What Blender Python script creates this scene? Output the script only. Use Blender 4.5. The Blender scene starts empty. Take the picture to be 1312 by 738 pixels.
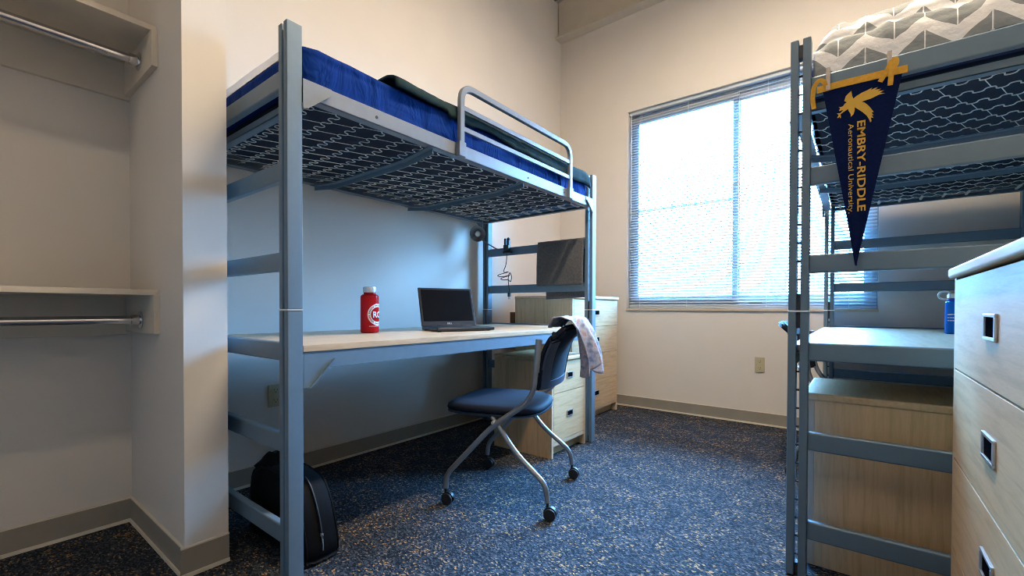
import bpy, bmesh, math, random
from mathutils import Vector, Matrix, noise
random.seed(7)
S = bpy.context.scene
COL = S.collection
PI = math.pi

# ------------------------------------------------------------------ helpers
class MB:
    """collects shapes into one bmesh, linked as ONE mesh object"""
    def __init__(s): s.bm = bmesh.new(); s.uv = None
    def _geom(s, verts, M):
        if M is not None: bmesh.ops.transform(s.bm, matrix=M, verts=verts)
    def box(s, x0, x1, y0, y1, z0, z1, bev=.002, seg=2, M=None):
        vs = [s.bm.verts.new(p) for p in [(x0,y0,z0),(x1,y0,z0),(x1,y1,z0),(x0,y1,z0),(x0,y0,z1),(x1,y0,z1),(x1,y1,z1),(x0,y1,z1)]]
        fs = [s.bm.faces.new([vs[i] for i in f]) for f in [(0,3,2,1),(4,5,6,7),(0,1,5,4),(1,2,6,5),(2,3,7,6),(3,0,4,7)]]
        out = vs
        if bev > 0:
            bev = min(bev, .45*min(abs(x1-x0), abs(y1-y0), abs(z1-z0)))
            es = list({e for f in fs for e in f.edges})
            r = bmesh.ops.bevel(s.bm, geom=es, offset=bev, segments=seg, affect='EDGES', profile=.5, clamp_overlap=True)
            out = list({v for v in r['verts']} | {v for v in vs if v.is_valid})
        s._geom(out, M); return s
    def prism(s, poly, d0, d1, fn, bev=0, seg=2):
        """poly 2-D outline; fn(a, b, d) -> xyz"""
        a = [s.bm.verts.new(fn(p[0], p[1], d0)) for p in poly]
        b = [s.bm.verts.new(fn(p[0], p[1], d1)) for p in poly]
        n = len(poly); fs = [s.bm.faces.new(a), s.bm.faces.new(b[::-1])]
        for i in range(n): fs.append(s.bm.faces.new([a[i], b[i], b[(i+1)%n], a[(i+1)%n]]))
        bmesh.ops.recalc_face_normals(s.bm, faces=fs)
        if bev > 0:
            es = list({e for f in fs for e in f.edges})
            bmesh.ops.bevel(s.bm, geom=es, offset=bev, segments=seg, affect='EDGES', profile=.5, clamp_overlap=True)
        return s
    def tube(s, pts, r=.01, n=10, sec=None, closed=False, up=None):
        """sweep of a circle (r number or list) or section (list of (a, b)) along pts"""
        P = [Vector(p) for p in pts]; m = len(P)
        T = []
        for i in range(m):
            a = P[(i-1)%m] if closed or i > 0 else P[i]
            b = P[(i+1)%m] if closed or i < m-1 else P[i]
            T.append((b-a).normalized())
        u = Vector(up) if up else (Vector((0,0,1)) if abs(T[0].z) < .9 else Vector((1,0,0)))
        rings = []
        for i in range(m):
            side = T[i].cross(u)
            if side.length < 1e-6: side = T[i].orthogonal()
            side.normalize(); nu = side.cross(T[i]).normalized()
            if not up: u = nu
            rr = r[i] if isinstance(r, (list, tuple)) else r
            pl = sec if sec else [(rr*math.cos(2*PI*k/n), rr*math.sin(2*PI*k/n)) for k in range(n)]
            rings.append([s.bm.verts.new(P[i]+side*a+nu*b) for a, b in pl])
        k = len(rings[0]); fs = []
        for i in range(m if closed else m-1):
            A, B = rings[i], rings[(i+1)%m]
            for j in range(k): fs.append(s.bm.faces.new([A[j], A[(j+1)%k], B[(j+1)%k], B[j]]))
        if not closed: fs += [s.bm.faces.new(rings[0][::-1]), s.bm.faces.new(rings[-1])]
        bmesh.ops.recalc_face_normals(s.bm, faces=fs)
        return s
    def lathe(s, prof, n=24, M=None):
        """profile [(r, z)] from bottom to top"""
        rings = []; vs = []
        for r, z in prof:
            ring = [s.bm.verts.new((max(r,1e-5)*math.cos(2*PI*k/n), max(r,1e-5)*math.sin(2*PI*k/n), z)) for k in range(n)]
            rings.append(ring); vs += ring
        fs = []
        for A, B in zip(rings, rings[1:]):
            for j in range(n): fs.append(s.bm.faces.new([A[j], A[(j+1)%n], B[(j+1)%n], B[j]]))
        fs += [s.bm.faces.new(rings[0][::-1]), s.bm.faces.new(rings[-1])]
        s._geom(vs, M); return s
    def sheet(s, nu, nv, fn, th=0.0, uv=None):
        """grid fn(u, v) -> xyz with u, v in 0..1; closed to thickness th"""
        V = [[s.bm.verts.new(fn(i/nu, j/nv)) for j in range(nv+1)] for i in range(nu+1)]
        fs = []
        lay = s.bm.loops.layers.uv.verify() if uv else None
        for i in range(nu):
            for j in range(nv):
                f = s.bm.faces.new([V[i][j], V[i+1][j], V[i+1][j+1], V[i][j+1]]); fs.append(f)
                if uv:
                    for l, (a, b) in zip(f.loops, [(i,j),(i+1,j),(i+1,j+1),(i,j+1)]): l[lay].uv = uv(a/nu, b/nv)
        if th:
            bmesh.ops.recalc_face_normals(s.bm, faces=fs)
            bmesh.ops.solidify(s.bm, geom=fs, thickness=th)
        return s
    def build(s, name, mat, parent=None, smooth=40, mats=None):
        me = bpy.data.meshes.new(name); s.bm.normal_update(); s.bm.to_mesh(me); s.bm.free()
        me.materials.append(mat)
        if smooth:
            for p in me.polygons: p.use_smooth = True
            me.set_sharp_from_angle(angle=math.radians(smooth))
        o = bpy.data.objects.new(name, me); COL.objects.link(o)
        if parent is not None: o.parent = parent
        if smooth and smooth < 100:
            wn = o.modifiers.new('weighted_normal', 'WEIGHTED_NORMAL'); wn.keep_sharp = True
        return o

def fillet(pts, r, n=6):
    P = [Vector(p) for p in pts]; out = [P[0]]
    for i in range(1, len(P)-1):
        a, b, c = P[i-1], P[i], P[i+1]
        d1 = (a-b); d2 = (c-b); rr = min(r, d1.length*.49, d2.length*.49)
        p, q = b+d1.normalized()*rr, b+d2.normalized()*rr
        for k in range(n+1):
            t = k/n; out.append(p*(1-t)**2 + b*2*t*(1-t) + q*t*t)
    return out+[P[-1]]

def tag(o, label, cat, group=None):
    o['label'] = label; o['category'] = cat
    if group: o['group'] = group
    return o
def thing(name, label, cat, loc=(0,0,0), rz=0, group=None):
    o = bpy.data.objects.new(name, None); COL.objects.link(o); o.empty_display_size = .1
    o.location = loc; o.rotation_euler = (0,0,rz)
    return tag(o, label, cat, group)
def struct(o, label=None):
    o['kind'] = 'structure'
    if label: o['label'] = label
    return o
def copy_tree(o, parent=None):
    c = o.copy(); COL.objects.link(c)
    if parent is not None: c.parent = parent; c.matrix_parent_inverse = o.matrix_parent_inverse
    for ch in list(o.children): copy_tree(ch, c)
    return c
def fbm(x, y, z, o=3): return noise.fractal(Vector((x,y,z)), 1.0, 2.0, o)

# ------------------------------------------------------------------ materials
def srgb(r, g, b):
    f = lambda c: (c/255/12.92) if c/255 <= .04045 else ((c/255+.055)/1.055)**2.4
    return (f(r), f(g), f(b), 1)
def mat(name, col, rough=.5, metal=0, spec=.5, **kw):
    m = bpy.data.materials.new(name); m.use_nodes = True
    b = m.node_tree.nodes['Principled BSDF']
    b.inputs['Base Color'].default_value = col; b.inputs['Roughness'].default_value = rough
    b.inputs['Metallic'].default_value = metal; b.inputs['Specular IOR Level'].default_value = spec
    for k, v in kw.items(): b.inputs[k.replace('_',' ')].default_value = v
    return m
def N(m, t, **kw):
    n = m.node_tree.nodes.new(t)
    for k, v in kw.items(): setattr(n, k, v)
    return n
def LK(m, a, b): m.node_tree.links.new(a, b)
def coords(m, scale=(1,1,1), out='Object', rot=(0,0,0)):
    tc = N(m,'ShaderNodeTexCoord'); mp = N(m,'ShaderNodeMapping')
    mp.inputs['Scale'].default_value = scale; mp.inputs['Rotation'].default_value = rot
    LK(m, tc.outputs[out], mp.inputs['Vector']); return mp.outputs['Vector']
def noise_tex(m, vec, scale=5, detail=3, rough=.5):
    n = N(m,'ShaderNodeTexNoise'); n.inputs['Scale'].default_value = scale
    n.inputs['Detail'].default_value = detail; n.inputs['Roughness'].default_value = rough
    LK(m, vec, n.inputs['Vector']); return n.outputs['Fac']
def ramp(m, fac, stops, interp='LINEAR'):
    r = N(m,'ShaderNodeValToRGB'); r.color_ramp.interpolation = interp
    els = r.color_ramp.elements
    while len(els) < len(stops): els.new(.5)
    for e, (p, c) in zip(els, stops): e.position = p; e.color = c
    LK(m, fac, r.inputs['Fac']); return r.outputs['Color']
def bump(m, h, strength=.2, dist=.002):
    b = N(m,'ShaderNodeBump'); b.inputs['Strength'].default_value = strength; b.inputs['Distance'].default_value = dist
    LK(m, h, b.inputs['Height']); LK(m, b.outputs['Normal'], m.node_tree.nodes['Principled BSDF'].inputs['Normal'])
def basecol(m, c): LK(m, c, m.node_tree.nodes['Principled BSDF'].inputs['Base Color'])
def tinted(name, col, amt=.06, scale=6, rough=.5, bscale=0, bstr=.15, bdist=.002, stretch=(1,1,1), **kw):
    m = mat(name, col, rough, **kw); v = coords(m, stretch)
    lo = tuple(c*(1-amt) for c in col[:3])+(1,); hi = tuple(min(1,c*(1+amt)) for c in col[:3])+(1,)
    basecol(m, ramp(m, noise_tex(m, v, scale, 4), [(.3,lo),(.7,hi)]))
    if bscale: bump(m, noise_tex(m, v, bscale, 3), bstr, bdist)
    return m

M = {}
M['wall'] = tinted('wall_paint', (.70,.65,.59,1), .02, 3, .75, 220, .12, .0012, spec=.25)
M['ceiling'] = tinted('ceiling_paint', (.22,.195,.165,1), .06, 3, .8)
M['beam'] = tinted('beam_paint', (.62,.55,.45,1), .03, 8, .6, 60, .1)
M['base'] = tinted('vinyl_baseboard', (.30,.27,.225,1), .05, 10, .45)
M['caulk'] = tinted('baseboard_bead', (.74,.66,.54,1), .03, 20, .5)
M['shelf'] = tinted('shelf_paint', (.66,.585,.48,1), .03, 9, .5)
M['chrome'] = mat('chrome_steel', (.62,.62,.63,1), .14, 1)
M['metal'] = tinted('grey_powder_coat', (.120,.185,.250,1), .04, 30, .45, 900, .05, .0006, metal=.10)
M['metal_lt'] = tinted('pale_steel_coat', (.175,.205,.25,1), .04, 30, .42, 900, .05, .0006, metal=.15)
M['joint'] = mat('bare_steel', (.75,.75,.74,1), .3, .6)
M['pin'] = mat('dark_steel', (.035,.04,.05,1), .5, .4)
M['wire'] = mat('spring_wire', (.72,.72,.70,1), .32, .6)
M['alu'] = tinted('window_aluminium', (.42,.43,.44,1), .03, 12, .45, metal=.3)
M['slat'] = mat('blind_slat', (.50,.55,.60,1), .5, 0)
M['cord'] = mat('blind_cord', (.85,.85,.83,1), .7)
M['sill'] = tinted('sill_board', (.62,.48,.33,1), .05, 12, .5)
M['black'] = mat('black_plastic', (.008,.008,.009,1), .45)
M['rubber'] = mat('caster_rubber', (.010,.010,.011,1), .6)
M['white'] = mat('white_plastic', (.82,.82,.82,1), .4)
M['outlet'] = mat('almond_plastic', (.50,.44,.27,1), .4)
M['outlet_brown'] = mat('brown_plastic', (.045,.032,.022,1), .4)
M['outlet_dark'] = mat('outlet_slot', (.03,.028,.02,1), .6)

def wood(name, dark, light, stretch, rough=.5, fine=1.0):
    m = mat(name, light, rough, 0, .45); v = coords(m, stretch)
    w = N(m,'ShaderNodeTexNoise'); w.inputs['Scale'].default_value = 9; w.inputs['Detail'].default_value = 6; w.inputs['Distortion'].default_value = .6
    LK(m, v, w.inputs['Vector'])
    c1 = ramp(m, w.outputs['Fac'], [(.30,dark),(.52,light),(.75,tuple(min(1,c*1.06) for c in light[:3])+(1,))])
    f = noise_tex(m, v, 60, 2)
    mx = N(m,'ShaderNodeMixRGB', blend_type='MULTIPLY'); mx.inputs['Fac'].default_value = .25*fine
    LK(m, c1, mx.inputs['Color1']); LK(m, ramp(m, f, [(.3,(.72,.68,.62,1)),(.6,(1,1,1,1))]), mx.inputs['Color2'])
    basecol(m, mx.outputs['Color']); return m
ML = (.67,.455,.25,1); MD = (.55,.36,.185,1)
M['maple_v'] = wood('maple_laminate_upright', MD, ML, (6,6,.35))
M['maple_h'] = wood('maple_laminate_level', MD, ML, (6,.5,6))
M['maple_x'] = wood('maple_laminate_crosswise', MD, ML, (.5,6,6))
M['maple_edge'] = tinted('maple_edge_band', (.58,.43,.28,1), .05, 20, .45)
M['desk_top'] = wood('desk_laminate', (.46,.31,.18,1), (.58,.405,.25,1), (6,.5,6), .38)
M['side_dark'] = wood('walnut_tone_laminate', (.215,.15,.095,1), (.30,.215,.14,1), (6,6,.35), .4)
M['pull'] = mat('satin_pull', (.60,.61,.63,1), .3, .85)
M['recess'] = mat('pull_recess', (.006,.006,.008,1), 1.0, 0, 0)

def carpet():
    m = mat('flecked_carpet', (.05,.055,.07,1), .95, 0, .1)
    v = coords(m, (1,1,1))
    wob = N(m,'ShaderNodeTexNoise'); wob.inputs['Scale'].default_value = 60; LK(m, v, wob.inputs['Vector'])
    ad = N(m,'ShaderNodeVectorMath', operation='MULTIPLY_ADD'); ad.inputs[1].default_value = (.012,.012,0)
    LK(m, wob.outputs['Color'], ad.inputs[0]); LK(m, v, ad.inputs[2])
    sc = N(m,'ShaderNodeVectorMath', operation='MULTIPLY'); sc.inputs[1].default_value = (130,210,1)
    LK(m, ad.outputs[0], sc.inputs[0])
    vo = N(m,'ShaderNodeTexVoronoi'); vo.voronoi_dimensions = '2D'; vo.inputs['Scale'].default_value = 1.0
    LK(m, sc.outputs[0], vo.inputs['Vector'])
    sep = N(m,'ShaderNodeSeparateColor'); LK(m, vo.outputs['Color'], sep.inputs[0])
    big = noise_tex(m, v, 7, 4, .6)
    mm = N(m,'ShaderNodeMath', operation='MULTIPLY_ADD'); mm.inputs[1].default_value = .5
    LK(m, big, mm.inputs[0])
    m2 = N(m,'ShaderNodeMath', operation='SUBTRACT'); LK(m, sep.outputs[0], m2.inputs[0]); m2.inputs[1].default_value = .25
    LK(m, m2.outputs[0], mm.inputs[2])
    c = ramp(m, mm.outputs[0], [(0,(.012,.017,.024,1)),(.34,(.025,.033,.046,1)),(.58,(.042,.052,.068,1)),(.76,(.064,.069,.080,1)),(.87,(.105,.10,.095,1)),(.93,(.25,.15,.07,1)),(.98,(.36,.22,.11,1))], 'CONSTANT')
    basecol(m, c)
    bump(m, vo.outputs['Distance'], .5, .004)
    return m
M['carpet'] = carpet()

def fabric(name, col, rough=.85, amt=.15, scale=40, bsc=300, bst=.3, bd=.001, sheen=.3, stretch=(1,1,1), **kw):
    m = tinted(name, col, amt, scale, rough, bsc, bst, bd, stretch, **kw)
    m.node_tree.nodes['Principled BSDF'].inputs['Sheen Weight'].default_value = sheen
    return m
def crinkle(name, col, stretch, rough=.5, st=.6, d=.01, sc=9, spec=.5):
    m = mat(name, col, rough, 0, spec); v = coords(m, stretch)
    n = N(m,'ShaderNodeTexNoise'); n.inputs['Scale'].default_value = sc; n.inputs['Detail'].default_value = 4; n.inputs['Distortion'].default_value = .9
    LK(m, v, n.inputs['Vector']); bump(m, n.outputs['Fac'], st, d); return m
M['sheet_blue'] = crinkle('blue_fitted_sheet', (.0022,.026,.175,1), (1,1,.35), .8, 1.0, .03, spec=.06)
M['sheet_navy'] = crinkle('navy_mattress_cover', (.010,.035,.15,1), (1,1,.5), .5, .7, .012)
M['ticking'] = fabric('navy_ticking', (.006,.013,.035,1), .9, .15, 60, 300, .3, .001, 0)
M['blanket'] = fabric('dark_green_blanket', (.010,.026,.030,1), .9, .2, 30, sheen=0, spec=.15)
M['white_sheet'] = crinkle('white_bed_linen', (.80,.80,.82,1), (1,1,1), .7, .4, .01)
M['towel'] = fabric('grey_terry_towel', (.085,.085,.09,1), .95, .25, 90, 420, .8, .003, .15)
M['seat'] = fabric('black_seat_fabric', (.006,.010,.022,1), .75, .2, 200, 500, .3, .0008, 0, spec=.2)
M['shell'] = mat('dark_blue_grey_plastic', (.030,.050,.085,1), .38)
M['tube'] = mat('satin_grey_tube', (.30,.31,.32,1), .32, .7)
M['felt'] = fabric('navy_felt', (.0025,.009,.050,1), .9, .15, 120, 500, .3, .0008, 0, spec=.1)
M['gold'] = fabric('gold_felt', (.62,.34,.030,1), .85, .12, 90, 500, .3, .0008, .1)
M['gold_print'] = tinted('gold_print', (.58,.36,.045,1), .05, 50, .7)
M['strap'] = fabric('beige_strap', (.50,.44,.40,1), .85, .1, 90)
M['bag'] = fabric('black_nylon', (.0022,.0026,.0038,1), .65, .2, 200, 600, .4, .001, 0, spec=.12)
M['dull'] = mat('dull_nickel', (.42,.42,.43,1), .4, .8)
M['screen'] = mat('laptop_screen', (.004,.004,.005,1), .35, 0, .08)
M['laptop'] = mat('laptop_shell', (.012,.014,.018,1), .38)
M['keys'] = mat('laptop_keys', (.02,.02,.022,1), .5)
M['lampgrey'] = mat('grey_lamp_paint', (.11,.115,.125,1), .4, .3)
M['lampin'] = mat('lamp_reflector', (.36,.38,.43,1), .45, .1)

def plastic_clear(name, col, alpha_mix=.55):
    m = mat(name, col, .15); b = m.node_tree.nodes['Principled BSDF']
    b.inputs['Transmission Weight'].default_value = alpha_mix; b.inputs['IOR'].default_value = 1.2
    return m
M['red'] = plastic_clear('red_bottle_plastic', (.62,.012,.016,1), .30)
M['bluebot'] = plastic_clear('blue_bottle_plastic', (.01,.19,.78,1), .15)
M['bluelid'] = mat('blue_lid', (.01,.03,.42,1), .35)
M['cap'] = mat('silver_cap', (.70,.71,.73,1), .25, .3)
def glass():
    m = bpy.data.materials.new('window_glass'); m.use_nodes = True; nt = m.node_tree; nt.nodes.clear()
    o = nt.nodes.new('ShaderNodeOutputMaterial'); t = nt.nodes.new('ShaderNodeBsdfTransparent'); g = nt.nodes.new('ShaderNodeBsdfGlossy')
    g.inputs['Roughness'].default_value = .02; t.inputs['Color'].default_value = (.93,.96,.98,1)
    f = nt.nodes.new('ShaderNodeFresnel'); f.inputs['IOR'].default_value = 1.35; x = nt.nodes.new('ShaderNodeMixShader')
    nt.links.new(f.outputs[0], x.inputs[0]); nt.links.new(t.outputs[0], x.inputs[1]); nt.links.new(g.outputs[0], x.inputs[2]); nt.links.new(x.outputs[0], o.inputs[0]); return m
M['glass'] = glass()
def emit(name, col, st):
    m = bpy.data.materials.new(name); m.use_nodes = True; nt = m.node_tree; nt.nodes.clear()
    o = nt.nodes.new('ShaderNodeOutputMaterial'); e = nt.nodes.new('ShaderNodeEmission')
    e.inputs['Color'].default_value = col; e.inputs['Strength'].default_value = st; nt.links.new(e.outputs[0], o.inputs[0]); return m

def chevron():
    """white comforter with grey zigzag bands parted by thin white stripes, laid out on the cloth's own UVs (metres)"""
    m = mat('chevron_comforter', (.8,.8,.8,1), .8, 0, .3)
    tc = N(m,'ShaderNodeTexCoord'); sp = N(m,'ShaderNodeSeparateXYZ'); LK(m, tc.outputs['UV'], sp.inputs[0])
    def mth(op, a, b=None, c=None):
        n = N(m,'ShaderNodeMath', operation=op)
        for i, q in enumerate((a,b,c)):
            if q is None: continue
            if isinstance(q, (int,float)): n.inputs[i].default_value = q
            else: LK(m, q, n.inputs[i])
        return n.outputs[0]
    u, v = sp.outputs[0], sp.outputs[1]
    tri = mth('PINGPONG', mth('SUBTRACT', u, .069), .072)
    w = mth('FRACT', mth('DIVIDE', mth('SUBTRACT', v, mth('MULTIPLY', tri, .93)), .116))
    grey = mth('GREATER_THAN', w, .46)
    # stripes only on the zigzag's corners
    corner = mth('LESS_THAN', mth('PINGPONG', mth('SUBTRACT', u, .069), .036), .0017)
    g2 = mth('MULTIPLY', grey, mth('SUBTRACT', 1.0, corner))
    mx = N(m,'ShaderNodeMixRGB'); LK(m, g2, mx.inputs['Fac'])
    mx.inputs['Color1'].default_value = (.80,.79,.79,1); mx.inputs['Color2'].default_value = (.235,.255,.265,1)
    basecol(m, mx.outputs['Color'])
    vv = coords(m, (1,1,1)); bump(m, noise_tex(m, vv, 22, 4), .5, .012)
    return m
M['comforter'] = chevron()
def cloth_pattern():
    m = mat('printed_cotton', (.6,.6,.62,1), .85, 0, .2); v = coords(m)
    c = ramp(m, noise_tex(m, v, 26, 2), [(.30,(.16,.19,.27,1)),(.42,(.36,.38,.46,1)),(.52,(.50,.50,.56,1)),(.60,(.46,.30,.29,1)),(.68,(.48,.46,.50,1)),(.78,(.28,.30,.38,1))])
    basecol(m, c); bump(m, noise_tex(m, v, 35, 3), .4, .006); return m
M['cloth'] = cloth_pattern()

# ------------------------------------------------------------------ setting
LW, RW, WW, BW, H = -2.493, .86, 3.97, -1.7, 4.10
def slab(name, x0,x1,y0,y1,z0,z1, m, label=None):
    return struct(MB().box(x0,x1,y0,y1,z0,z1,0).build(name, m, smooth=0), label)
slab('floor', LW-.2, RW+.2, BW-.2, WW+.25, -.1, 0, M['carpet'])
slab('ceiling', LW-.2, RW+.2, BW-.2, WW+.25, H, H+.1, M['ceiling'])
slab('wall_left', LW-.2, LW, BW-.2, WW+.25, 0, H, M['wall'])
slab('wall_right', RW, RW+.2, BW-.2, WW+.25, 0, H, M['wall'])
slab('wall_front', LW, RW, BW-.2, BW, 0, H, M['wall'])
SX, SY0, SY1 = -1.82, .506, .6385
slab('wall_side', LW, SX, SY0, SY1, 0, H, M['wall'], 'short stub wall between the open closet and the loft bed')
slab('wall_side', LW, SX, -1.15, -1.02, 0, H, M['wall'])
# window wall with its opening
WX0, WX1, WZ0, WZ1 = -1.744, .113, .925, 2.777
b = MB(); WT = .2
b.box(LW, WX0, WW, WW+WT, 0, H, 0).box(WX1, RW, WW, WW+WT, 0, H, 0).box(WX0, WX1, WW, WW+WT, 0, WZ0-.02, 0).box(WX0, WX1, WW, WW+WT, WZ1, H, 0)
struct(b.build('wall_back', M['wall'], smooth=0), 'beige wall holding the window')
# baseboards: grey vinyl with pale beads along both edges
def baseboard(name, p, q, nrm):
    """run from p to q (xy), standing proud of the wall towards nrm"""
    p, q, n = Vector((*p,0)), Vector((*q,0)), Vector((*nrm,0))
    def run(z0, z1, t, a):
        pts = [p, q]; mb = MB()
        c = [(p, 0), (q, 0), (q+n*t, 0), (p+n*t, 0)]
        vs = [mb.bm.verts.new((v.x, v.y, z)) for z in (z0, z1) for v, _ in c]
        for f in [(0,3,2,1),(4,5,6,7),(0,1,5,4),(1,2,6,5),(2,3,7,6),(3,0,4,7)]: mb.bm.faces.new([vs[i] for i in f])
        bmesh.ops.recalc_face_normals(mb.bm, faces=mb.bm.faces[:])
        return mb.build(a[0], a[1], a[2], smooth=0)
    base = struct(run(0, .100, .007, (name, M['base'], None)))
    run(.098, .1035, .0085, ('top_bead', M['caulk'], base)); run(0, .013, .013, ('floor_bead', M['caulk'], base))
baseboard('baseboard_left', (LW,SY1), (LW,WW), (1,0))
baseboard('baseboard_back', (LW,WW), (RW,WW), (0,-1))
baseboard('baseboard_right', (RW,BW), (RW,WW), (-1,0))
baseboard('baseboard_left', (LW,-1.02), (LW,SY0), (1,0))
baseboard('baseboard_side', (LW,SY0), (SX,SY0), (0,-1))
baseboard('baseboard_side', (SX,SY0-.013), (SX,SY1), (1,0))
# steel roof beam along the window wall: lower flange, web, upper flange
b = MB()
b.box(LW, RW, 3.857, WW, 3.682, 3.697, .002).box(LW+.012, RW, 3.905, 3.917, 3.697, H-.03, 0).box(LW, RW, 3.86, WW, H-.03, H-.012, .001)
struct(b.build('trim_1', M['beam']), 'painted steel roof beam over the window wall')
b = MB()
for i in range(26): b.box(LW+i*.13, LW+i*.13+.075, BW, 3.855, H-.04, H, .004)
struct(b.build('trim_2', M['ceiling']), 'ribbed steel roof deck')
# sill
struct(MB().box(WX0-.004, WX1+.004, WW-.014, WW+.10, WZ0-.02, WZ0, .003).build('trim_3', M['sill']), 'thin window sill board')

# window: aluminium slider
w = bpy.data.objects.new('window_1', None); COL.objects.link(w); struct(w, 'two-pane sliding window behind the blind')
Y0, Y1 = 4.055, 4.13
def frame(x0,x1,z0,z1,t,y0,y1,name,m=M['alu'],tb=None,tt=None):
    tb = tb or t; tt = tt or t
    mb = MB(); mb.box(x0,x0+t,y0,y1,z0,z1).box(x1-t,x1,y0,y1,z0,z1).box(x0+t,x1-t,y0,y1,z0,z0+tb).box(x0+t,x1-t,y0,y1,z1-tt,z1)
    return mb.build(name, m, w)
frame(WX0, WX1, WZ0, WZ1, .035, Y0, Y1, 'window_frame')
sA = frame(WX0+.03, -.80, WZ0+.03, WZ1-.03, .045, Y0+.004, Y0+.03, 'sash', tb=.09, tt=.075)
sB = frame(-.845, WX1-.03, WZ0+.03, WZ1-.03, .05, Y0+.036, Y0+.062, 'sash', tb=.075, tt=.075)
MB().box(WX0+.07,-.84,Y0+.013,Y0+.019,WZ0+.11,WZ1-.1,0).build('pane', M['glass'], sA, 0)
MB().box(-.80,WX1-.075,Y0+.046,Y0+.052,WZ0+.1,WZ1-.1,0).build('pane', M['glass'], sB, 0)
MB().box(WX0+.07,-.84,Y0+.010,Y0+.026,1.839,1.861,.002).build('muntin', M['alu'], sA)
MB().box(-.72,-.62,Y0+.022,Y0+.036,WZ0+.045,WZ0+.06,.003).build('latch', M['pin'], sB)

# mini blind hung inside the opening
bl = thing('window_blind', 'white aluminium mini blind covering the whole window', 'blind', (-.8155,4.012,WZ1))
bl_inv = Matrix.Translation(Vector((.8155,-4.012,-WZ1)))
def bpart(mb, name, m, sm=40):
    bmesh.ops.transform(mb.bm, matrix=bl_inv, verts=mb.bm.verts[:]); return mb.build(name, m, bl, sm)
bx0, bx1 = WX0+.006, WX1-.006
bpart(MB().box(bx0,bx1,3.995,4.030,WZ1-.030,WZ1-.002,.003), 'headrail', M['slat'])
sl = MB(); pitch = .0243; ns = int((WZ1-.045-(WZ0+.03))/pitch); zs = []
for i in range(ns):
    z = WZ0+.034+i*pitch; zs.append(z); ring = []
    ang = math.radians(37)
    for x in (bx0+.002, bx1-.002):
        r = []
        for k in range(5):
            t = (k/4-.5)*.027
            r.append(sl.bm.verts.new((x, 4.012+t*math.cos(ang), z+t*math.sin(ang)+.0022*(1-(2*k/4-1)**2))))
        ring.append(r)
    for k in range(4): sl.bm.faces.new([ring[0][k], ring[1][k], ring[1][k+1], ring[0][k+1]])
bmesh.ops.recalc_face_normals(sl.bm, faces=sl.bm.faces[:])
bmesh.ops.solidify(sl.bm, geom=sl.bm.faces[:], thickness=.0005)
bpart(sl, 'slats', M['slat'])
bpart(MB().box(bx0,bx1,4.000,4.024,WZ0+.004,WZ0+.020,.003), 'bottom_rail', M['slat'])
for x in (-1.63,-1.20,-.58,-.05):
    mb = MB()
    for y in (3.9975,4.0265): mb.tube([(x,y,WZ0+.012),(x,y,WZ1-.02)], .0011, 5)
    bpart(mb, 'ladder_cord', M['cord'])
bpart(MB().tube([(-1.715,3.985,WZ1-.03),(-1.712,3.984,1.75)], .0035, 6), 'tilt_wand', M['cord'])

# ------------------------------------------------------------------ wall outlets
def outlet(label, pos, axis, m=None, name='wall_outlet'):
    rz = {'back':0, 'left':PI/2}[axis]
    t = thing(name, label, 'outlet', pos, rz, 'wall outlets')
    pm = m or M['outlet']
    MB().box(-.036,.036,-.007,0,-.06,.06,.003).build('cover_plate', pm, t)
    for z in (.027,-.027):
        r = MB().prism([(.017*math.cos(a)*1.0, z+max(-.0135,min(.0135,.018*math.sin(a)))) for a in [2*PI*k/20 for k in range(20)]], -.0095, -.006, lambda a,b,d: (a,d,b)).build('receptacle', pm, t)
        s = MB().box(-.008,-.0055,-.0100,-.009,z-.001,z+.009,0).box(.0055,.008,-.0100,-.009,z-.001,z+.009,0)
        s.prism([(.003*math.cos(a), z-.008+.003*math.sin(a)) for a in [2*PI*k/8 for k in range(8)]], -.0100, -.009, lambda a,b,d:(a,d,b)).build('slot_holes', M['outlet_dark'], r, 0)
    return t
outlet('almond duplex outlet low on the beige wall under the window', (-.6155,WW,.478), 'back')
outlet('shaded almond outlet on the left wall, seen just left of the near bed post', (LW,1.10,.45), 'left')
outlet('dark brown outlet on the left wall beside the back of the far dresser', (LW,3.165,.83), 'left', M['outlet_brown'])

# ------------------------------------------------------------------ closet fittings
def closet_shelf(label, z0, z1, czbot, grp):
    yA, yB = -1.02, SY0
    t = thing('closet_shelf', label, 'shelf', (LW+.19, (yA+yB)/2, z0), 0, grp)
    ox, oy, oz = LW+.19, (yA+yB)/2, z0
    def bx(mb, a): mb.box(a[0]-ox,a[1]-ox,a[2]-oy,a[3]-oy,a[4]-oz,a[5]-oz,.0015); return mb
    bx(MB(), (LW,-2.098,yA,yB,z0,z1)).build('shelf_board', M['shelf'], t)
    bx(MB(), (LW,LW+.019,yA,yB,czbot,z0)).build('back_cleat', M['shelf'], t)
    for y in (yB-.019, yA): bx(MB(), (LW+.019,-2.08,y,y+.019,czbot+.015,z0)).build('side_cleat', M['shelf'], t)
    return t
closet_shelf('upper painted closet shelf, near the top left corner', 1.951, 1.972, 1.800, 'closet shelves')
closet_shelf('lower painted closet shelf with the dark rod close under it', .967, .987, .806, 'closet shelves')
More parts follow.
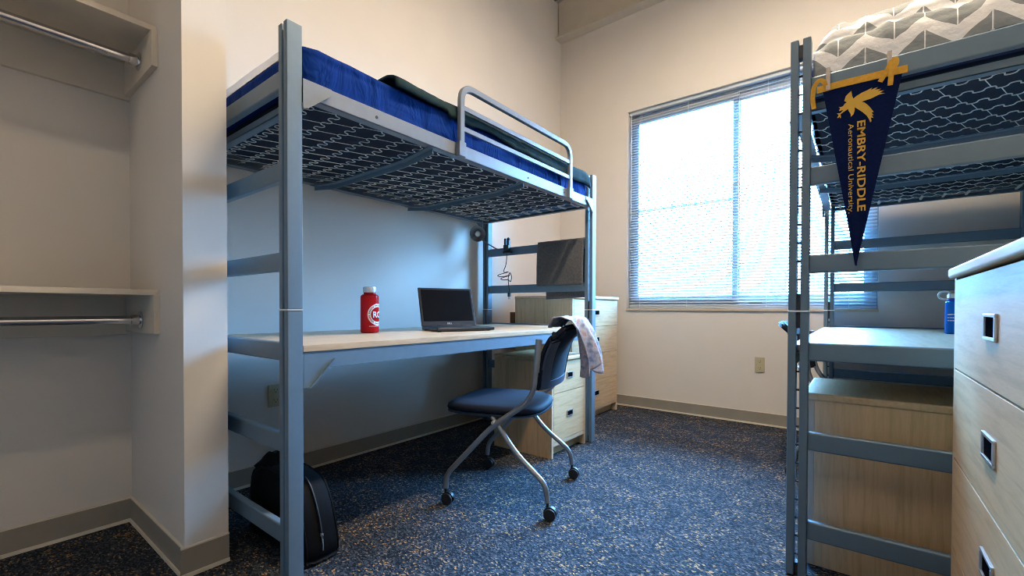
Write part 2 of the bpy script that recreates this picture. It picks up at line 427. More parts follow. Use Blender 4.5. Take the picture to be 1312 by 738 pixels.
def closet_rod(label, z):
    x = -2.243; yA, yB = -1.02+.02, SY0-.02
    t = thing('closet_rod', label, 'rod', (x,yB,z), 0, 'closet rods')
    MB().tube([(0,-.001,0),(0,yA-yB+.001,0)], .0165, 20).build('rod', M['chrome'], t)
    for y, s in ((0,-1),(yA-yB,1)):
        MB().lathe([(.033,0),(.034,.003),(.030,.006),(.021,.008),(.021,.030),(.0175,.032)], 24, Matrix.Translation((0,y,0)) @ Matrix.Rotation(s*-PI/2*-1 if False else (PI/2 if s < 0 else -PI/2), 4, 'X')).build('flange', M['chrome'], t)
closet_rod('shiny chrome hanging rod under the upper closet shelf', 1.880)
closet_rod('shiny chrome hanging rod under the lower closet shelf', .872)

# ------------------------------------------------------------------ loft beds
BWID, BLEN, PT, PW = 1.005, 2.088, .0591, .0495   # overall size, post width (x) and depth (y)
RZ = [.135,.440,.745,1.043,1.340,1.641]            # rung bottoms
RH = .062
def make_bed(name, label, x0, y0, guard):
    t = thing(name, label, 'bed', (x0, y0, 0), 0, 'loft beds')
    W, L = BWID, BLEN
    for px in (0, W-PT):
        for py in (0, L-PW):
            mb = MB()
            for bx in (px, px+.0355):
                mb.box(bx-.0003,bx+.0239,py-.0004,py+PW+.0004,0.004,.911,.003).box(bx,bx+.0236,py,py+PW,.917,1.837,.003)
            p = mb.build('post', M['metal'], t)
            MB().box(px-.001,px+PT+.001,py-.001,py+PW+.001,.911,.917,.001).build('joint_plate', M['joint'], p)
            z = .07
            while z < 1.80:
                if abs(z-.914) > .07: MB().tube([(px+.02,py+PW/2,z),(px+.04,py+PW/2,z)], .0035, 8).build('slot_pin', M['pin'], p)
                z += .0635
            for za, zb in ((.855,.975),(1.775,1.822),(.01,.045)): MB().box(px+.0235,px+.0358,py+.012,py+PW-.012,za,zb,.001).build('slot_block', M['pin'], p)
            MB().lathe([(.012,0),(.014,.002),(.014,.005)], 12, Matrix.Translation((px+PT/2,py+PW/2,0))).build('foot_glide', M['black'], p)
    for py in (0, L-PW):
        for z in RZ:
            MB().box(PT-.002, W-PT+.002, py+.011, py+.037, z, z+RH, .006, 3).build('end_rung', M['metal'], t)
    # side rails: angle section with gusset plates at both ends
    z0, z1 = 1.610, 1.668
    for sx, xo in ((1, W), (-1, 0)):
        mb = MB()
        xa, xb = sorted((xo, xo-sx*.004)); mb.box(xa, xb, PW+.004, L-PW-.004, z0, z1, .001)
        xa, xb = sorted((xo, xo-sx*.040)); mb.box(xa, xb, PW+.03, L-PW-.03, z0, z0+.004, .001)
        r = mb.build('side_rail', M['metal_lt'], t)
        for ya, s in ((PW+.001, 1), (L-PW-.001, -1)):
            f = lambda a, b_, d: (d, ya+s*a, b_)
            g = MB(); xa, xb = sorted((xo+sx*.0003, xo+sx*.0035))
            g.prism([(0,z1),(.098,z1),(.098,z1-.022),(.012,1.572),(0,1.572)], xa, xb, f)
            g.prism([(.094,z1-.022),(.098,z1-.022),(.012,1.572),(.008,1.572)], *sorted((xo+sx*.003, xo+sx*.012)), f)
            g.build('gusset', M['metal_lt'], r)
        for yb in (.33, L*.5+.25, L-.42):
            MB().lathe([(.006,0),(.006,.0015),(.003,.002)], 10, Matrix.Translation((xo,yb,1.638)) @ Matrix.Rotation(sx*PI/2,4,'Y')).build('bolt', M['pin'], r)
    # end angles carrying the spring deck
    for ya, s in ((PW+.012, 1), (L-PW-.012, -1)):
        mb = MB(); a, b_ = sorted((ya, ya+s*.004)); mb.box(.042, W-.042, a, b_, 1.606, 1.632, .001)
        a, b_ = sorted((ya, ya+s*.032)); mb.box(.042, W-.042, a, b_, 1.606, 1.610, .001)
        mb.build('end_angle', M['metal'], t)
    # sagging cross bars
    for yc in (.605, 1.255):
        pts = []
        for k in range(17):
            u = k/16; pts.append((.012+u*(W-.024), yc, 1.606-.024*min(1, math.sin(PI*u)*1.7)))
        m1 = MB().tube(pts, sec=[(-.014,-.002),(.014,-.002),(.014,.002),(-.014,.002)], up=(0,0,1))
        m1.tube([(p[0],p[1]+.013,p[2]-.011) for p in pts], sec=[(-.002,-.012),(.002,-.012),(.002,.012),(-.002,.012)], up=(0,0,1))
        m1.build('cross_bar', M['metal'], t)
    # sinuous spring deck: wavy wires across, short straight links lengthwise
    zc = 1.626; rows = []
    y = PW+.075
    while y < L-PW-.07: rows.append(y); y += .0985
    p = .052; xs0, xs1 = .035, W-.035; nper = int((xs1-xs0)/p)
    off = (xs1-xs0-nper*p)/2
    for i, yr in enumerate(rows):
        pts = []
        for k in range(nper*14+1):
            tt = k/14; ph = 2*PI*tt
            x = xs0+off+p*tt - .07*p*math.sin(2*ph); pts.append((x, yr+.013*math.sin(ph), zc-.012*math.sin(PI*tt/nper)))
        pts = [(xs0-.005, yr, zc+.002)]+pts+[(xs1+.005, yr, zc+.002)]
        sp = MB().tube(pts, .0021, 5)
        if i < len(rows)-1:
            for k in range(i % 2, nper, 2):
                dz = .012*math.sin(PI*(k+.5)/nper); xk = xs0+off+p*(k+.25)
                sp.tube([(xk,yr+.013,zc-dz),(xk+.5*p,yr+.0985-.013,zc-dz)], .0015, 4)
        sp.build('spring_row', M['wire'], t)
    for k in range(9):
        x = .09+k*(W-.18)/8
        for a, b_ in ((PW+.03, rows[0]-.01), (L-PW-.03, rows[-1]+.01)):
            n_ = 60; pts = []
            for q in range(n_+1):
                u = q/n_; pts.append((x+.0055*math.cos(u*2*PI*9), a+(b_-a)*u, 1.622+.0055*math.sin(u*2*PI*9)))
            MB().tube(pts, .0021, 4).build('end_coil', M['wire'], t)
    if guard:
        ya, yb, xg = 1.425-y0, 2.408-y0, W+.013
        sec = [(-.011,-.0145),(.011,-.0145),(.011,.0145),(-.011,.0145)]
        # the loop lies in the plane x = xg; section: 22 mm across x, 29 mm in plane
        path = fillet([(xg,ya+.015,1.625),(xg,ya+.015,1.928),(xg,yb-.015,1.928),(xg,yb-.015,1.625)], .075, 8)
        g = MB()
        P = [Vector(q) for q in path]; rings = []
        for i, q in enumerate(P):
            a = P[max(i-1,0)]; c = P[min(i+1,len(P)-1)]; T = (c-a).normalized(); nrm = Vector((1,0,0)).cross(T).normalized()
            rings.append([g.bm.verts.new(q+Vector((1,0,0))*a_+nrm*b_) for a_, b_ in [(-.011,-.0115),(-.008,-.0145),(.008,-.0145),(.011,-.0115),(.011,.0115),(.008,.0145),(-.008,.0145),(-.011,.0115)]])
        fs = []
        for A, B in zip(rings, rings[1:]):
            for j in range(8): fs.append(g.bm.faces.new([A[j],A[(j+1)%8],B[(j+1)%8],B[j]]))
        fs += [g.bm.faces.new(rings[0]), g.bm.faces.new(rings[-1][::-1])]
        bmesh.ops.recalc_face_normals(g.bm, faces=fs)
        gr = g.build('guard_rail', M['metal_lt'], t)
        MB().box(xg-.006,xg+.006,ya+.025,yb-.025,1.818,1.840,.002).build('guard_bar', M['metal_lt'], gr)
        MB().box(xg-.006,xg+.006,ya+.025,yb-.025,1.724,1.746,.002).build('guard_bar', M['metal_lt'], gr)
        for yy in (ya+.015, yb-.015):
            MB().box(W+.0006,W+.026,yy-.021,yy+.021,1.606,1.672,.003).build('hook_plate', M['metal_lt'], gr)
    return t
AX0, AY0 = -1.445-BWID, .677
BX0, BY0 = -.191, 1.7805
make_bed('loft_bed', 'grey metal loft bed with guard rail and blue mattress along the left wall', AX0, AY0, True)
make_bed('loft_bed', 'grey metal loft bed holding the chevron comforter and pennant at right', BX0, BY0, False)

def pillow_box(x0,x1,y0,y1,z0,z1, r, disp, seed, ny=90, nx=40, nz=10):
    """rounded box as one closed surface with wrinkles"""
    bm = bmesh.new(); bmesh.ops.create_cube(bm, size=1.0)
    bmesh.ops.subdivide_edges(bm, edges=bm.edges[:], cuts=7, use_grid_fill=True)
    mb = MB(); mb.bm.free(); mb.bm = bm
    # cut further along the length
    bmesh.ops.subdivide_edges(bm, edges=bm.edges[:], cuts=3, use_grid_fill=True)
    sx, sy, sz = (x1-x0)/2, (y1-y0)/2, (z1-z0)/2; c = Vector(((x0+x1)/2,(y0+y1)/2,(z0+z1)/2))
    for v in bm.verts:
        q = Vector((v.co.x*2*sx, v.co.y*2*sy, v.co.z*2*sz))
        inner = Vector((max(-sx+r,min(sx-r,q.x)), max(-sy+r,min(sy-r,q.y)), max(-sz+min(r,sz*.9),min(sz-min(r,sz*.9),q.z))))
        d = q-inner
        if d.length > 1e-9:
            # round the corner
            k = Vector((d.x, d.y, d.z)); m_ = max(abs(k.x)/r if r else 0, abs(k.y)/r, abs(k.z)/min(r,sz*.9))
            k = k.normalized()*m_*r if m_ > 0 else k
            q = inner+k
        w = q+c; n = d.normalized() if d.length > 1e-9 else Vector((0,0,1))
        q2 = w + n*disp(w, n)
        v.co = q2
    return mb

# mattress of the left bed, in its blue fitted sheet
def dA(w, n):
    side = 1-abs(n.z)
    return .006*fbm(w.x*4, w.y*4, w.z*4, 2) + side*(.0075*(fbm(w.x*9, w.y*22+w.z*16, w.z*6, 3)-.45))
def make_mattress(label, x0,x1,y0,y1,z0,z1, disp, sheet, core):
    t = thing('mattress', label, 'mattress', ((x0+x1)/2,(y0+y1)/2,z0), 0, 'mattresses')
    inv = Matrix.Translation((-(x0+x1)/2,-(y0+y1)/2,-z0))
    m = pillow_box(x0,x1,y0,y1,z0,z1,.035,disp,1)
    low = [f for f in m.bm.faces if f.normal.z < -.55 or f.calc_center_median().z < z0+.012]
    m.bm.normal_update(); low = [f for f in m.bm.faces if f.normal.z < -.75]
    bmesh.ops.delete(m.bm, geom=low, context='FACES')
    bmesh.ops.transform(m.bm, matrix=inv, verts=m.bm.verts[:]); m.build('fitted_sheet', sheet, t, 80)
    c = pillow_box(x0+.022,x1-.022,y0+.022,y1-.022,z0-.0015,z1-.03,.03,lambda w, n: 0.0,2)
    bmesh.ops.transform(c.bm, matrix=inv, verts=c.bm.verts[:]); c.build('mattress_underside', core, t, 80)
    return t
make_mattress('thick mattress in a crinkled bright blue fitted sheet on the left loft bed', AX0+.03, -1.468, AY0+.058, AY0+BLEN-.058, 1.648, 1.812, dA, M['sheet_blue'], M['ticking'])
def dB(w, n): return .006*fbm(w.x*5, w.y*5, w.z*5, 2)
make_mattress('dark navy mattress seen through the springs of the right loft bed', BX0+.03, BX0+BWID-.03, BY0+.085, BY0+BLEN-.060, 1.648, 1.79, dB, M['sheet_navy'], M['ticking'])

# blanket on the left mattress
def blanket(u, v):
    y = 1.10+u*1.585
    xs = [(-2.36,1.852),(-1.50,1.852),(-1.456,1.838),(-1.4465,1.797),(-1.446,1.757)]
    L = [0]
    for (a,b_),(c,d) in zip(xs, xs[1:]): L.append(L[-1]+math.hypot(c-a,d-b_))
    # droop differs along the edge
    hem = .06*fbm(0, y*2.2, 3.3, 2)+.028*math.sin(y*3.1)
    if y < 1.35: hem -= .02
    s = v*(L[-1]-(.030 if y < 1.38 else .004)+hem*.35)
    for i in range(4):
        if s <= L[i+1] or i == 3:
            k = (s-L[i])/(L[i+1]-L[i]); x = xs[i][0]+(xs[i+1][0]-xs[i][0])*k; z = xs[i][1]+(xs[i+1][1]-xs[i][1])*k; break
    z += .010*fbm(x*5, y*5, 1.7, 3)
    endf = max(0, (y-2.60)/.085)
    z -= .02*min(1,endf)**2; x += .004*fbm(x*4,y*14,z*3,2)
    return (x, y, z)
tag(MB().sheet(110, 46, blanket, .010).build('blanket', M['blanket'], None, 180), 'dark green blanket spread over the blue mattress behind the guard rail', 'blanket')
# folded white linen at the near end of the left mattress
def wl(u, v):
    x = -2.40+u*.80; y = .765+v*.30
    e = max(0, 1-((2*u-1)**8))*max(0, 1-((2*v-1)**6))
    z = 1.830+e**.5*(.075+.02*fbm(x*4,y*5,2,2)) - .02*max(0,(x+1.75))/.2
    return (x, y, z)
mb = MB().sheet(40, 22, wl)
mb.sheet(40, 22, lambda u, v: (-2.40+u*.80, .765+v*.30, 1.8285))
bmesh.ops.remove_doubles(mb.bm, verts=mb.bm.verts[:], dist=.0018)
tag(mb.build('folded_linen', M['white_sheet'], None, 180), 'white folded linen on the near end of the blue mattress', 'linen')

# comforter on the right bed: hangs over the near end, puffy on top
COMF_L = [0]
def comf(u, v):
    x = BX0+.062+u*(BWID-.075)
    prof = [(.0525,1.712),(.0528,1.76),(.056,1.80),(.068,1.838),(.082,1.862),(.105,1.878),(.135,1.905),(.20,1.930),(.30,1.938),(.55,1.94),(1.9,1.92)]
    L = [0]
    for (a,b_),(c,d) in zip(prof, prof[1:]): L.append(L[-1]+math.hypot(c-a,d-b_))
    COMF_L[0] = L[-1]; s = comf_s(v, L[-1])
    for i in range(len(prof)-1):
        if s <= L[i+1]+1e-9: break
    k = (s-L[i])/(L[i+1]-L[i]); y = prof[i][0]+(prof[i+1][0]-prof[i][0])*k; z = prof[i][1]+(prof[i+1][1]-prof[i][1])*k
    amp = min(1, s/.08)
    edge = min(1, u/.09)
    z -= (1-edge)**2*.075*min(1,max(0,s-.09)/.1)
    z += amp*(.034*fbm(x*4.5, y*4+s*2, .7, 2)*min(1,s/.2)+.015*fbm(x*14+z*4, y*9, 2.2, 3))
    y2 = BY0+y+amp*.004*fbm(x*12+s*7, s*6, 5, 2)*(1 if y > .06 else 0.35) + (0 if y > .06 else .0)
    hem = .010*math.sin(x*21+1.2)+.006*fbm(x*9,0,4,2)
    if s < .05: z += hem*(1-s/.05)
    crease = math.exp(-((s-.150-.012*math.sin(x*7))/.014)**2); y2 += .020*crease; z -= .010*crease
    return (x, y2, z)
def comf_s(v, L): return L*(v**2.2)
mb = MB().sheet(110, 90, comf, .016, uv=lambda u, v: (u*(BWID-.075), comf_s(v, COMF_L[0])))
tag(mb.build('comforter', M['comforter'], None, 180), 'white comforter with grey chevrons bunched on the right loft bed', 'comforter')

# ------------------------------------------------------------------ desks
def make_desk(label, x0, x1, y0, y1, front):
    """slab between the bed's end frames; front = +1 when its working edge faces +x"""
    cx_, cy_ = (x0+x1)/2, (y0+y1)/2
    t = thing('desk', label, 'desk', (cx_, cy_, 0), 0, 'desks under the loft beds')
    hx, hy = (x1-x0)/2, (y1-y0)/2
    MB().box(-hx,hx,-hy,hy,.775,.797,.002).build('desk_top', M['desk_top'], t)
    for s in (1,-1):
        a, b_ = sorted((s*(hx-.003), s*(hx-.007))); mb = MB().box(a,b_,-hy+.003,hy-.003,.716,.771,.001)
        a, b_ = sorted((s*(hx-.003), s*(hx-.035))); mb.box(a,b_,-hy+.003,hy-.003,.767,.7745,.001)
        r = mb.build('apron_rail', M['metal'], t)
        for ya, q in ((-hy+.001,1),(hy-.001,-1)):
            f = lambda a, b2, d: (d, ya+q*a, b2)
            g = MB().prism([(0,.768),(.108,.768),(.108,.746),(.022,.655),(0,.655)], *sorted((s*(hx-.0028), s*(hx+.0006))), f)
            g.prism([(.104,.746),(.108,.746),(.022,.655),(.018,.655)], *sorted((s*(hx), s*(hx+.010))), f)
            g.build('gusset', M['metal'], r)
    return t
make_desk('long maple desk under the left bed, with the laptop and red bottle', -2.30, -1.446, AY0+PW+.001, AY0+BLEN-PW-.001, 1)
make_desk('pale desk under the right bed, with the blue bottle on it', BX0+.004, BX0+.86, BY0+PW+.001, BY0+BLEN-PW-.001, -1)

# ------------------------------------------------------------------ cabinets
def pull(y, z, w, h, parent, x):
    """recessed rectangular pull on a front facing +x"""
    fr = MB()
    t = .0065
    fr.box(x-.001,x+.005,y-w/2,y+w/2,z+h/2-t,z+h/2,.0012).box(x-.001,x+.005,y-w/2,y+w/2,z-h/2,z-h/2+t,.0012)
    fr.box(x-.001,x+.005,y-w/2,y-w/2+t,z-h/2+t,z+h/2-t,.0012).box(x-.001,x+.005,y+w/2-t,y+w/2,z-h/2+t,z+h/2-t,.0012)
    hd = fr.build('pull', M['pull'], parent)
    MB().box(x-.0005,x+.0012,y-w/2+t,y+w/2-t,z-h/2+t,z+h/2-t,0).build('pull_recess', M['recess'], hd, 0)
    return hd
def make_cabinet(name, label, cat, loc, rz, W, D, Hh, drawers, grp, pw=.075, ph=.042, side='maple_v', toe=.07, top_over=.012, topt=.026, sill=.028, topm=None):
    """origin at the front bottom centre of the carcass; front faces +x"""
    t = thing(name, label, cat, loc, rz, grp)
    hw = W/2
    mb = MB()
    mb.box(-D,-.020,-hw,-hw+.019,0,Hh-topt,.0012).box(-D,-.020,hw-.019,hw,0,Hh-topt,.0012)
    mb.box(-D,-D+.008,-hw+.019,hw-.019,toe,Hh-topt,0).box(-D+.008,-.022,-hw+.019,hw-.019,toe,toe+.018,0)
    car = mb.build('carcass', M[side], t)
    for ya in (-hw, hw-.019): MB().box(-.020,-.001,ya,ya+.019,0,Hh-topt,.001).build('edge_band', M['maple_edge'], t)
    MB().box(-.065,-.050,-hw+.019,hw-.019,0,toe,.001).build('toe_kick', M['maple_h'], t)
    tp = MB().box(-D-.002,top_over,-hw-.006,hw+.006,Hh-topt,Hh,.007,4).build('cabinet_top', M[topm] if topm else M['maple_h'], t)
    for z0, z1 in drawers:
        d = MB().box(-.019,0,-hw+.0205,hw-.0205,z0+.0018,z1-.0018,.0015).build('drawer', M['maple_h'], t)
        pull(0, (z0+z1)/2+.004, pw, ph, d, 0)
    MB().box(-.03,-.0195,-hw+.0195,hw-.0195,toe,Hh-topt-.001,0).build('drawer_gap', M['recess'], t, 0)
    if sill: MB().box(-.019,-.001,-hw+.0205,hw-.0205,toe,toe+sill-.003,.001).build('bottom_rail', M['maple_edge'], t)
    return t
DR = [(.095+i*.2255, .095+(i+1)*.2255) for i in range(4)]
make_cabinet('dresser', 'maple four-drawer dresser in the far corner, between bed and window wall', 'dresser', (-1.745,3.365,0), 0, .805, .56, 1.026, DR, 'four-drawer dressers', .088, .046)
make_cabinet('dresser', 'maple four-drawer dresser closest to the camera at the right edge', 'dresser', (.197,1.177,0), PI, .805, .56, 1.026, DR, 'four-drawer dressers', .092, .050)
FD = [(.095,.395),(.395,.590)]
make_cabinet('file_cabinet', 'two-drawer maple pedestal under the left desk, behind the dark chair on casters', 'cabinet', (-1.475,2.474,0), 0, .422, .46, .617, FD, 'two-drawer pedestals', .074, .040)
make_cabinet('file_cabinet', 'maple pedestal seen from its side behind the right bed ladder', 'cabinet', (-.140,2.125,0), PI, .44, .46, .620, FD, 'two-drawer pedestals', .074, .040)

# ------------------------------------------------------------------ chairs
def make_chair(label, origin, ux):
    """local x runs from seat front (0) to the rear, y from the near side (0) to the far side, z up"""
    rz = math.atan2(ux[1], ux[0])
    t = thing('task_chair', label, 'chair', (origin[0], origin[1], 0), rz, 'nesting chairs')
    WD = .505
    for y, s in ((.0, 1), (WD, -1)):
        yi = y+s*.012
        front = fillet([(.0,y,.075),(.006,y,.140),(.233,yi,.385),(.395,yi,.497),(.430,yi,.562),(.452,yi,.780)], .07, 6)
        f = MB().tube(front, .0125, 12).build('side_frame', M['tube'], t)
        MB().tube([(.4385,yi,.640),(.4525,yi,.785)], [.0155,.0155], 12).build('sleeve', M['tube'], f)
        yr = y+s*.032
        rear = fillet([(.222,yr,.422),(.240,yr,.400),(.340,y+s*.02,.270),(.486,y+s*.004,.150),(.497,y,.075)], .06, 6)
        r = MB().tube(rear, .0122, 12).build('rear_leg', M['tube'], t)
        MB().tube([(.238,yi-s*.016,.402),(.238,yr+s*.016,.402)], .007, 8).build('pivot_bolt', M['joint'], r)
        for x, yy in ((0,y),(.497,y)):
            c = thing_part('caster', t)
            mb = MB().tube([(x,yy,.048),(x,yy,.090)], .0065, 8)
            mb.prism([(x+.012+.030*math.cos(a), .030+.030*math.sin(a)) for a in [PI*k/10+.2 for k in range(11)]], yy-.010, yy+.010, lambda a,b_,d:(a,d,b_), .002)
            c2 = mb.build('caster', M['black'], t)
            wh = MB()
            for o in (-.0165, .0105):
                wh.prism([(x+.012+.027*math.cos(2*PI*k/22), .0272+.027*math.sin(2*PI*k/22)) for k in range(22)], yy+o-.003, yy+o+.009, lambda a,b_,d:(a,d,b_), .003)
            wh.build('wheel', M['rubber'], c2)
    MB().tube([(.238,.03,.402),(.238,WD-.03,.402)], .009, 10).build('seat_axle', M['tube'], t)
    # seat: rounded pad on a plastic pan
    def seat_outline(grow):
        o = []
        for k in range(64):
            a = 2*PI*k/64; n_ = 3.4
            c, s_ = math.cos(a), math.sin(a)
            o.append((.185+(.238+grow)*math.copysign(abs(c)**(2/n_), c), WD/2+(.225+grow)*math.copysign(abs(s_)**(2/n_), s_)))
        return o
    pad = MB(); rings = []
    for g, z in ((-.012,.432),(.004,.438),(.010,.450),(.006,.464),(-.012,.474),(-.06,.478),(-.14,.474)):
        rings.append([pad.bm.verts.new((x, y, z-.012*max(0,(.02-x))/.1-.006*math.cos((y-WD/2)*6))) for x, y in seat_outline(g)])
    fs = []
    for A, B in zip(rings, rings[1:]):
        for j in range(64): fs.append(pad.bm.faces.new([A[j],A[(j+1)%64],B[(j+1)%64],B[j]]))
    fs += [pad.bm.faces.new(rings[0][::-1]), pad.bm.faces.new(rings[-1])]
    pad.build('seat', M['seat'], t, 60)
    pan = MB(); rings = []
    for g, z in ((-.08,.410),(-.02,.416),(.006,.426),(.008,.433),(-.02,.436)):
        rings.append([pan.bm.verts.new((x, y, z-.012*max(0,(.02-x))/.1-.006*math.cos((y-WD/2)*6))) for x, y in seat_outline(g)])
    for A, B in zip(rings, rings[1:]):
        for j in range(64): pan.bm.faces.new([A[j],A[(j+1)%64],B[(j+1)%64],B[j]])
    pan.bm.faces.new(rings[0][::-1]); pan.bm.faces.new(rings[-1])
    pan.build('seat_pan', M['shell'], t, 60)
    # backrest: curved black pad leaning back at the top
    def bk(v):   # centre line in (x, z)
        P = [(.428,.560),(.440,.640),(.462,.730),(.500,.800),(.556,.856)]
        q = v*4; i = min(3, int(q)); k = q-i
        a = P[max(0,i-1)]; b_ = P[i]; c = P[i+1]; d = P[min(4,i+2)]
        h = lambda a,b_,c,d: .5*(2*b_+(c-a)*k+(2*a-5*b_+4*c-d)*k*k+(3*b_-a-3*c+d)*k**3)
        return h(a[0],b_[0],c[0],d[0]), h(a[1],b_[1],c[1],d[1])
    def back(u, v, th):
        x, z = bk(v); yy = (2*u-1); hw = .232*(1-.10*max(0,(v-.75))/.25*.8-.04*max(0,.25-v)/.25)
        cur = .040*(1-yy*yy)                       # hollow towards the sitter
        return (x-.006+cur*.9+th, WD/2+hw*yy, z-.012*abs(yy)**4*(1 if v > .8 else 0))
    pad = MB().sheet(24, 28, lambda u, v: back(u, v, 0), .030)
    bmesh.ops.bevel(pad.bm, geom=[e for e in pad.bm.edges if e.calc_face_angle(0) > .9], offset=.010, segments=2, affect='EDGES')
    pad.build('back_cushion', M['seat'], t, 60)
    # outer plastic shell: U-shaped yoke with an open grip at the bottom
    def sh(u, v): return back(u, v*.62-.035, .034)
    shell = MB().sheet(24, 3, lambda u, v: back(u, -.02+v*.13, .036), .012)
    shell.sheet(3, 12, lambda u, v: back(.0+u*.16, .10+v*.55, .036), .010).sheet(3, 12, lambda u, v: back(.84+u*.16, .10+v*.55, .036), .010)
    shell.build('back_shell', M['shell'], t, 60)
    return t
def thing_part(*a): return None
a_ = Vector((-1.538,1.447)); ux = (Vector((-1.086,1.599))-a_).normalized()
make_chair('dark nesting chair on casters pulled up to the left desk, cloth over its back', a_, ux)
make_chair('dark nesting chair tucked under the right desk, mostly hidden by the bed ladder', (.222,3.36), (-1,0.0))

# cloth draped over the chair back (coordinates of that chair)
def cloth(u, v):
    # profile from the front of the back, over its top edge, hanging behind
    P = [(.512,.838),(.520,.858),(.540,.880),(.575,.888),(.610,.872),(.636,.832),(.652,.775),(.660,.710),(.662,.650)]
    q = v*8; i = min(7, int(q)); k = q-i
    x = P[i][0]+(P[i+1][0]-P[i][0])*k; z = P[i][1]+(P[i+1][1]-P[i][1])*k
    sp = .150+.025*math.sin(v*3)
    y = .215+(u-.5)*2*sp*(1-.10*max(0,v-.45))
    amp = max(0, v-.35)
    fold = math.sin(u*17+1.0+v*1.5)*.034*amp*1.5 + math.sin(u*27)*.012*amp
    x += fold + .020*fbm(u*3, v*3, .4, 2)*amp
    z += amp*amp*(-.09*math.sin(u*11+.6)) + .006*fbm(u*7,v*7,2,2)
    x -= .035*(abs(2*u-1)**2)*(1-amp)
    return (x, y, z)
cl = tag(MB().sheet(48, 50, cloth, .005).build('draped_cloth', M['cloth'], None, 180), 'pale pink and blue printed cloth hung over the chair back', 'cloth')
cl.location = (a_.x, a_.y, 0); cl.rotation_euler = (0,0,math.atan2(ux[1], ux[0]))

# ------------------------------------------------------------------ things on the left desk
ZD = .797
def text_mesh(body, size, parent, name, m, fn, extr=.0004, bold=0, target=None):
    """text as a mesh; target = (width, height) it is fitted to; fn maps (x, y, z) to place"""
    c = bpy.data.curves.new(name, 'FONT'); c.body = body; c.size = size; c.extrude = extr; c.offset = bold; c.resolution_u = 4
    o = bpy.data.objects.new(name, c); COL.objects.link(o)
    dg = bpy.context.evaluated_depsgraph_get(); dg.update()
    me = bpy.data.meshes.new_from_object(o.evaluated_get(dg)); COL.objects.unlink(o); bpy.data.objects.remove(o); bpy.data.curves.remove(c)
    xs = [v.co.x for v in me.vertices]; ys = [v.co.y for v in me.vertices]
    x0, x1, y0, y1 = min(xs), max(xs), min(ys), max(ys)
    sx = sy = 1
    if target: sx = target[0]/(x1-x0); sy = (target[1]/(y1-y0)) if target[1] else sx
    bm = bmesh.new(); bm.from_mesh(me)
    bmesh.ops.subdivide_edges(bm, edges=[e for e in bm.edges if e.calc_length()*sx > .008], cuts=2)
    for v in bm.verts: v.co = Vector(fn((v.co.x-x0)*sx, (v.co.y-(0 if not target else y0))*sy, v.co.z))
    bmesh.ops.recalc_face_normals(bm, faces=bm.faces[:])
    bm.to_mesh(me); bm.free(); me.name = name; me.materials.clear(); me.materials.append(m)
    ob = bpy.data.objects.new(name, me); COL.objects.link(ob); ob.parent = parent; return ob

# red bottle
bt = thing('water_bottle', 'red plastic water bottle with silver cap on the left desk', 'bottle', (-1.955,1.32,ZD), 0, 'water bottles')
R0 = .0445
MB().lathe([(.02,.0),(.038,.0),(.0425,.003),(R0,.009),(R0,.176),(.0435,.184),(.039,.190),(.032,.193),(.029,.195),(.0285,.202),(.02,.2022)], 48).build('bottle_body', M['red'], bt, 50)
MB().lathe([(.0275,.2015),(.031,.203),(.0318,.206),(.0318,.226),(.030,.230),(.02,.231)], 40).build('bottle_cap', M['cap'], bt, 40)
view = math.atan2(-1.32, 1.955)          # direction from the bottle to the doorway side of the room
th0 = view+math.radians(56)*1.0
def wrap(a, z, d=0): return ((R0+.0006+d)*math.cos(th0+a/R0), (R0+.0006+d)*math.sin(th0+a/R0), z)
dec = MB(); zc = .092
for ri, ro in ((.0375,.054),):
    n_ = 72; rr = []
    for k in range(n_):
        a = 2*PI*k/n_; rr.append([dec.bm.verts.new(wrap(r_*math.cos(a), zc+r_*math.sin(a))) for r_ in (ri, (ri+ro)/2, ro)])
    for k in range(n_):
        for j in range(2): dec.bm.faces.new([rr[k][j], rr[k][j+1], rr[(k+1)%n_][j+1], rr[(k+1)%n_][j]])
bmesh.ops.recalc_face_normals(dec.bm, faces=dec.bm.faces[:])
dec.build('badge_ring', M['white'], bt)
ticks = MB()
for k in range(40):
    if k % 7 == 6: continue
    a = 2*PI*k/40; q = []
    for da, r_ in ((-.045,.0425),(.045,.0425),(.045,.049),(-.045,.049)): q.append(ticks.bm.verts.new(wrap(r_*math.cos(a+da), zc+r_*math.sin(a+da), .0004)))
    ticks.bm.faces.new(q)
ticks.build('badge_lettering', M['red'], bt, 0)
text_mesh('RO', .05, bt, 'badge_text', M['white'], lambda x, y, z: wrap(x-.0275, zc-.016+y, z), .0002, .0012, (.055,.032))
sp_ = MB()
for k in range(14):
    q = [sp_.bm.verts.new(wrap(x, z)) for x, z in ((-.046+k*.0066,.0325),(-.041+k*.0066,.0325),(-.041+k*.0066,.0355),(-.046+k*.0066,.0355))]; sp_.bm.faces.new(q)
sp_.build('small_print', M['white'], bt, 0)

# laptop
lt = thing('laptop', 'open black laptop standing on the left desk', 'laptop', (-1.95,1.65,ZD), -math.radians(20))
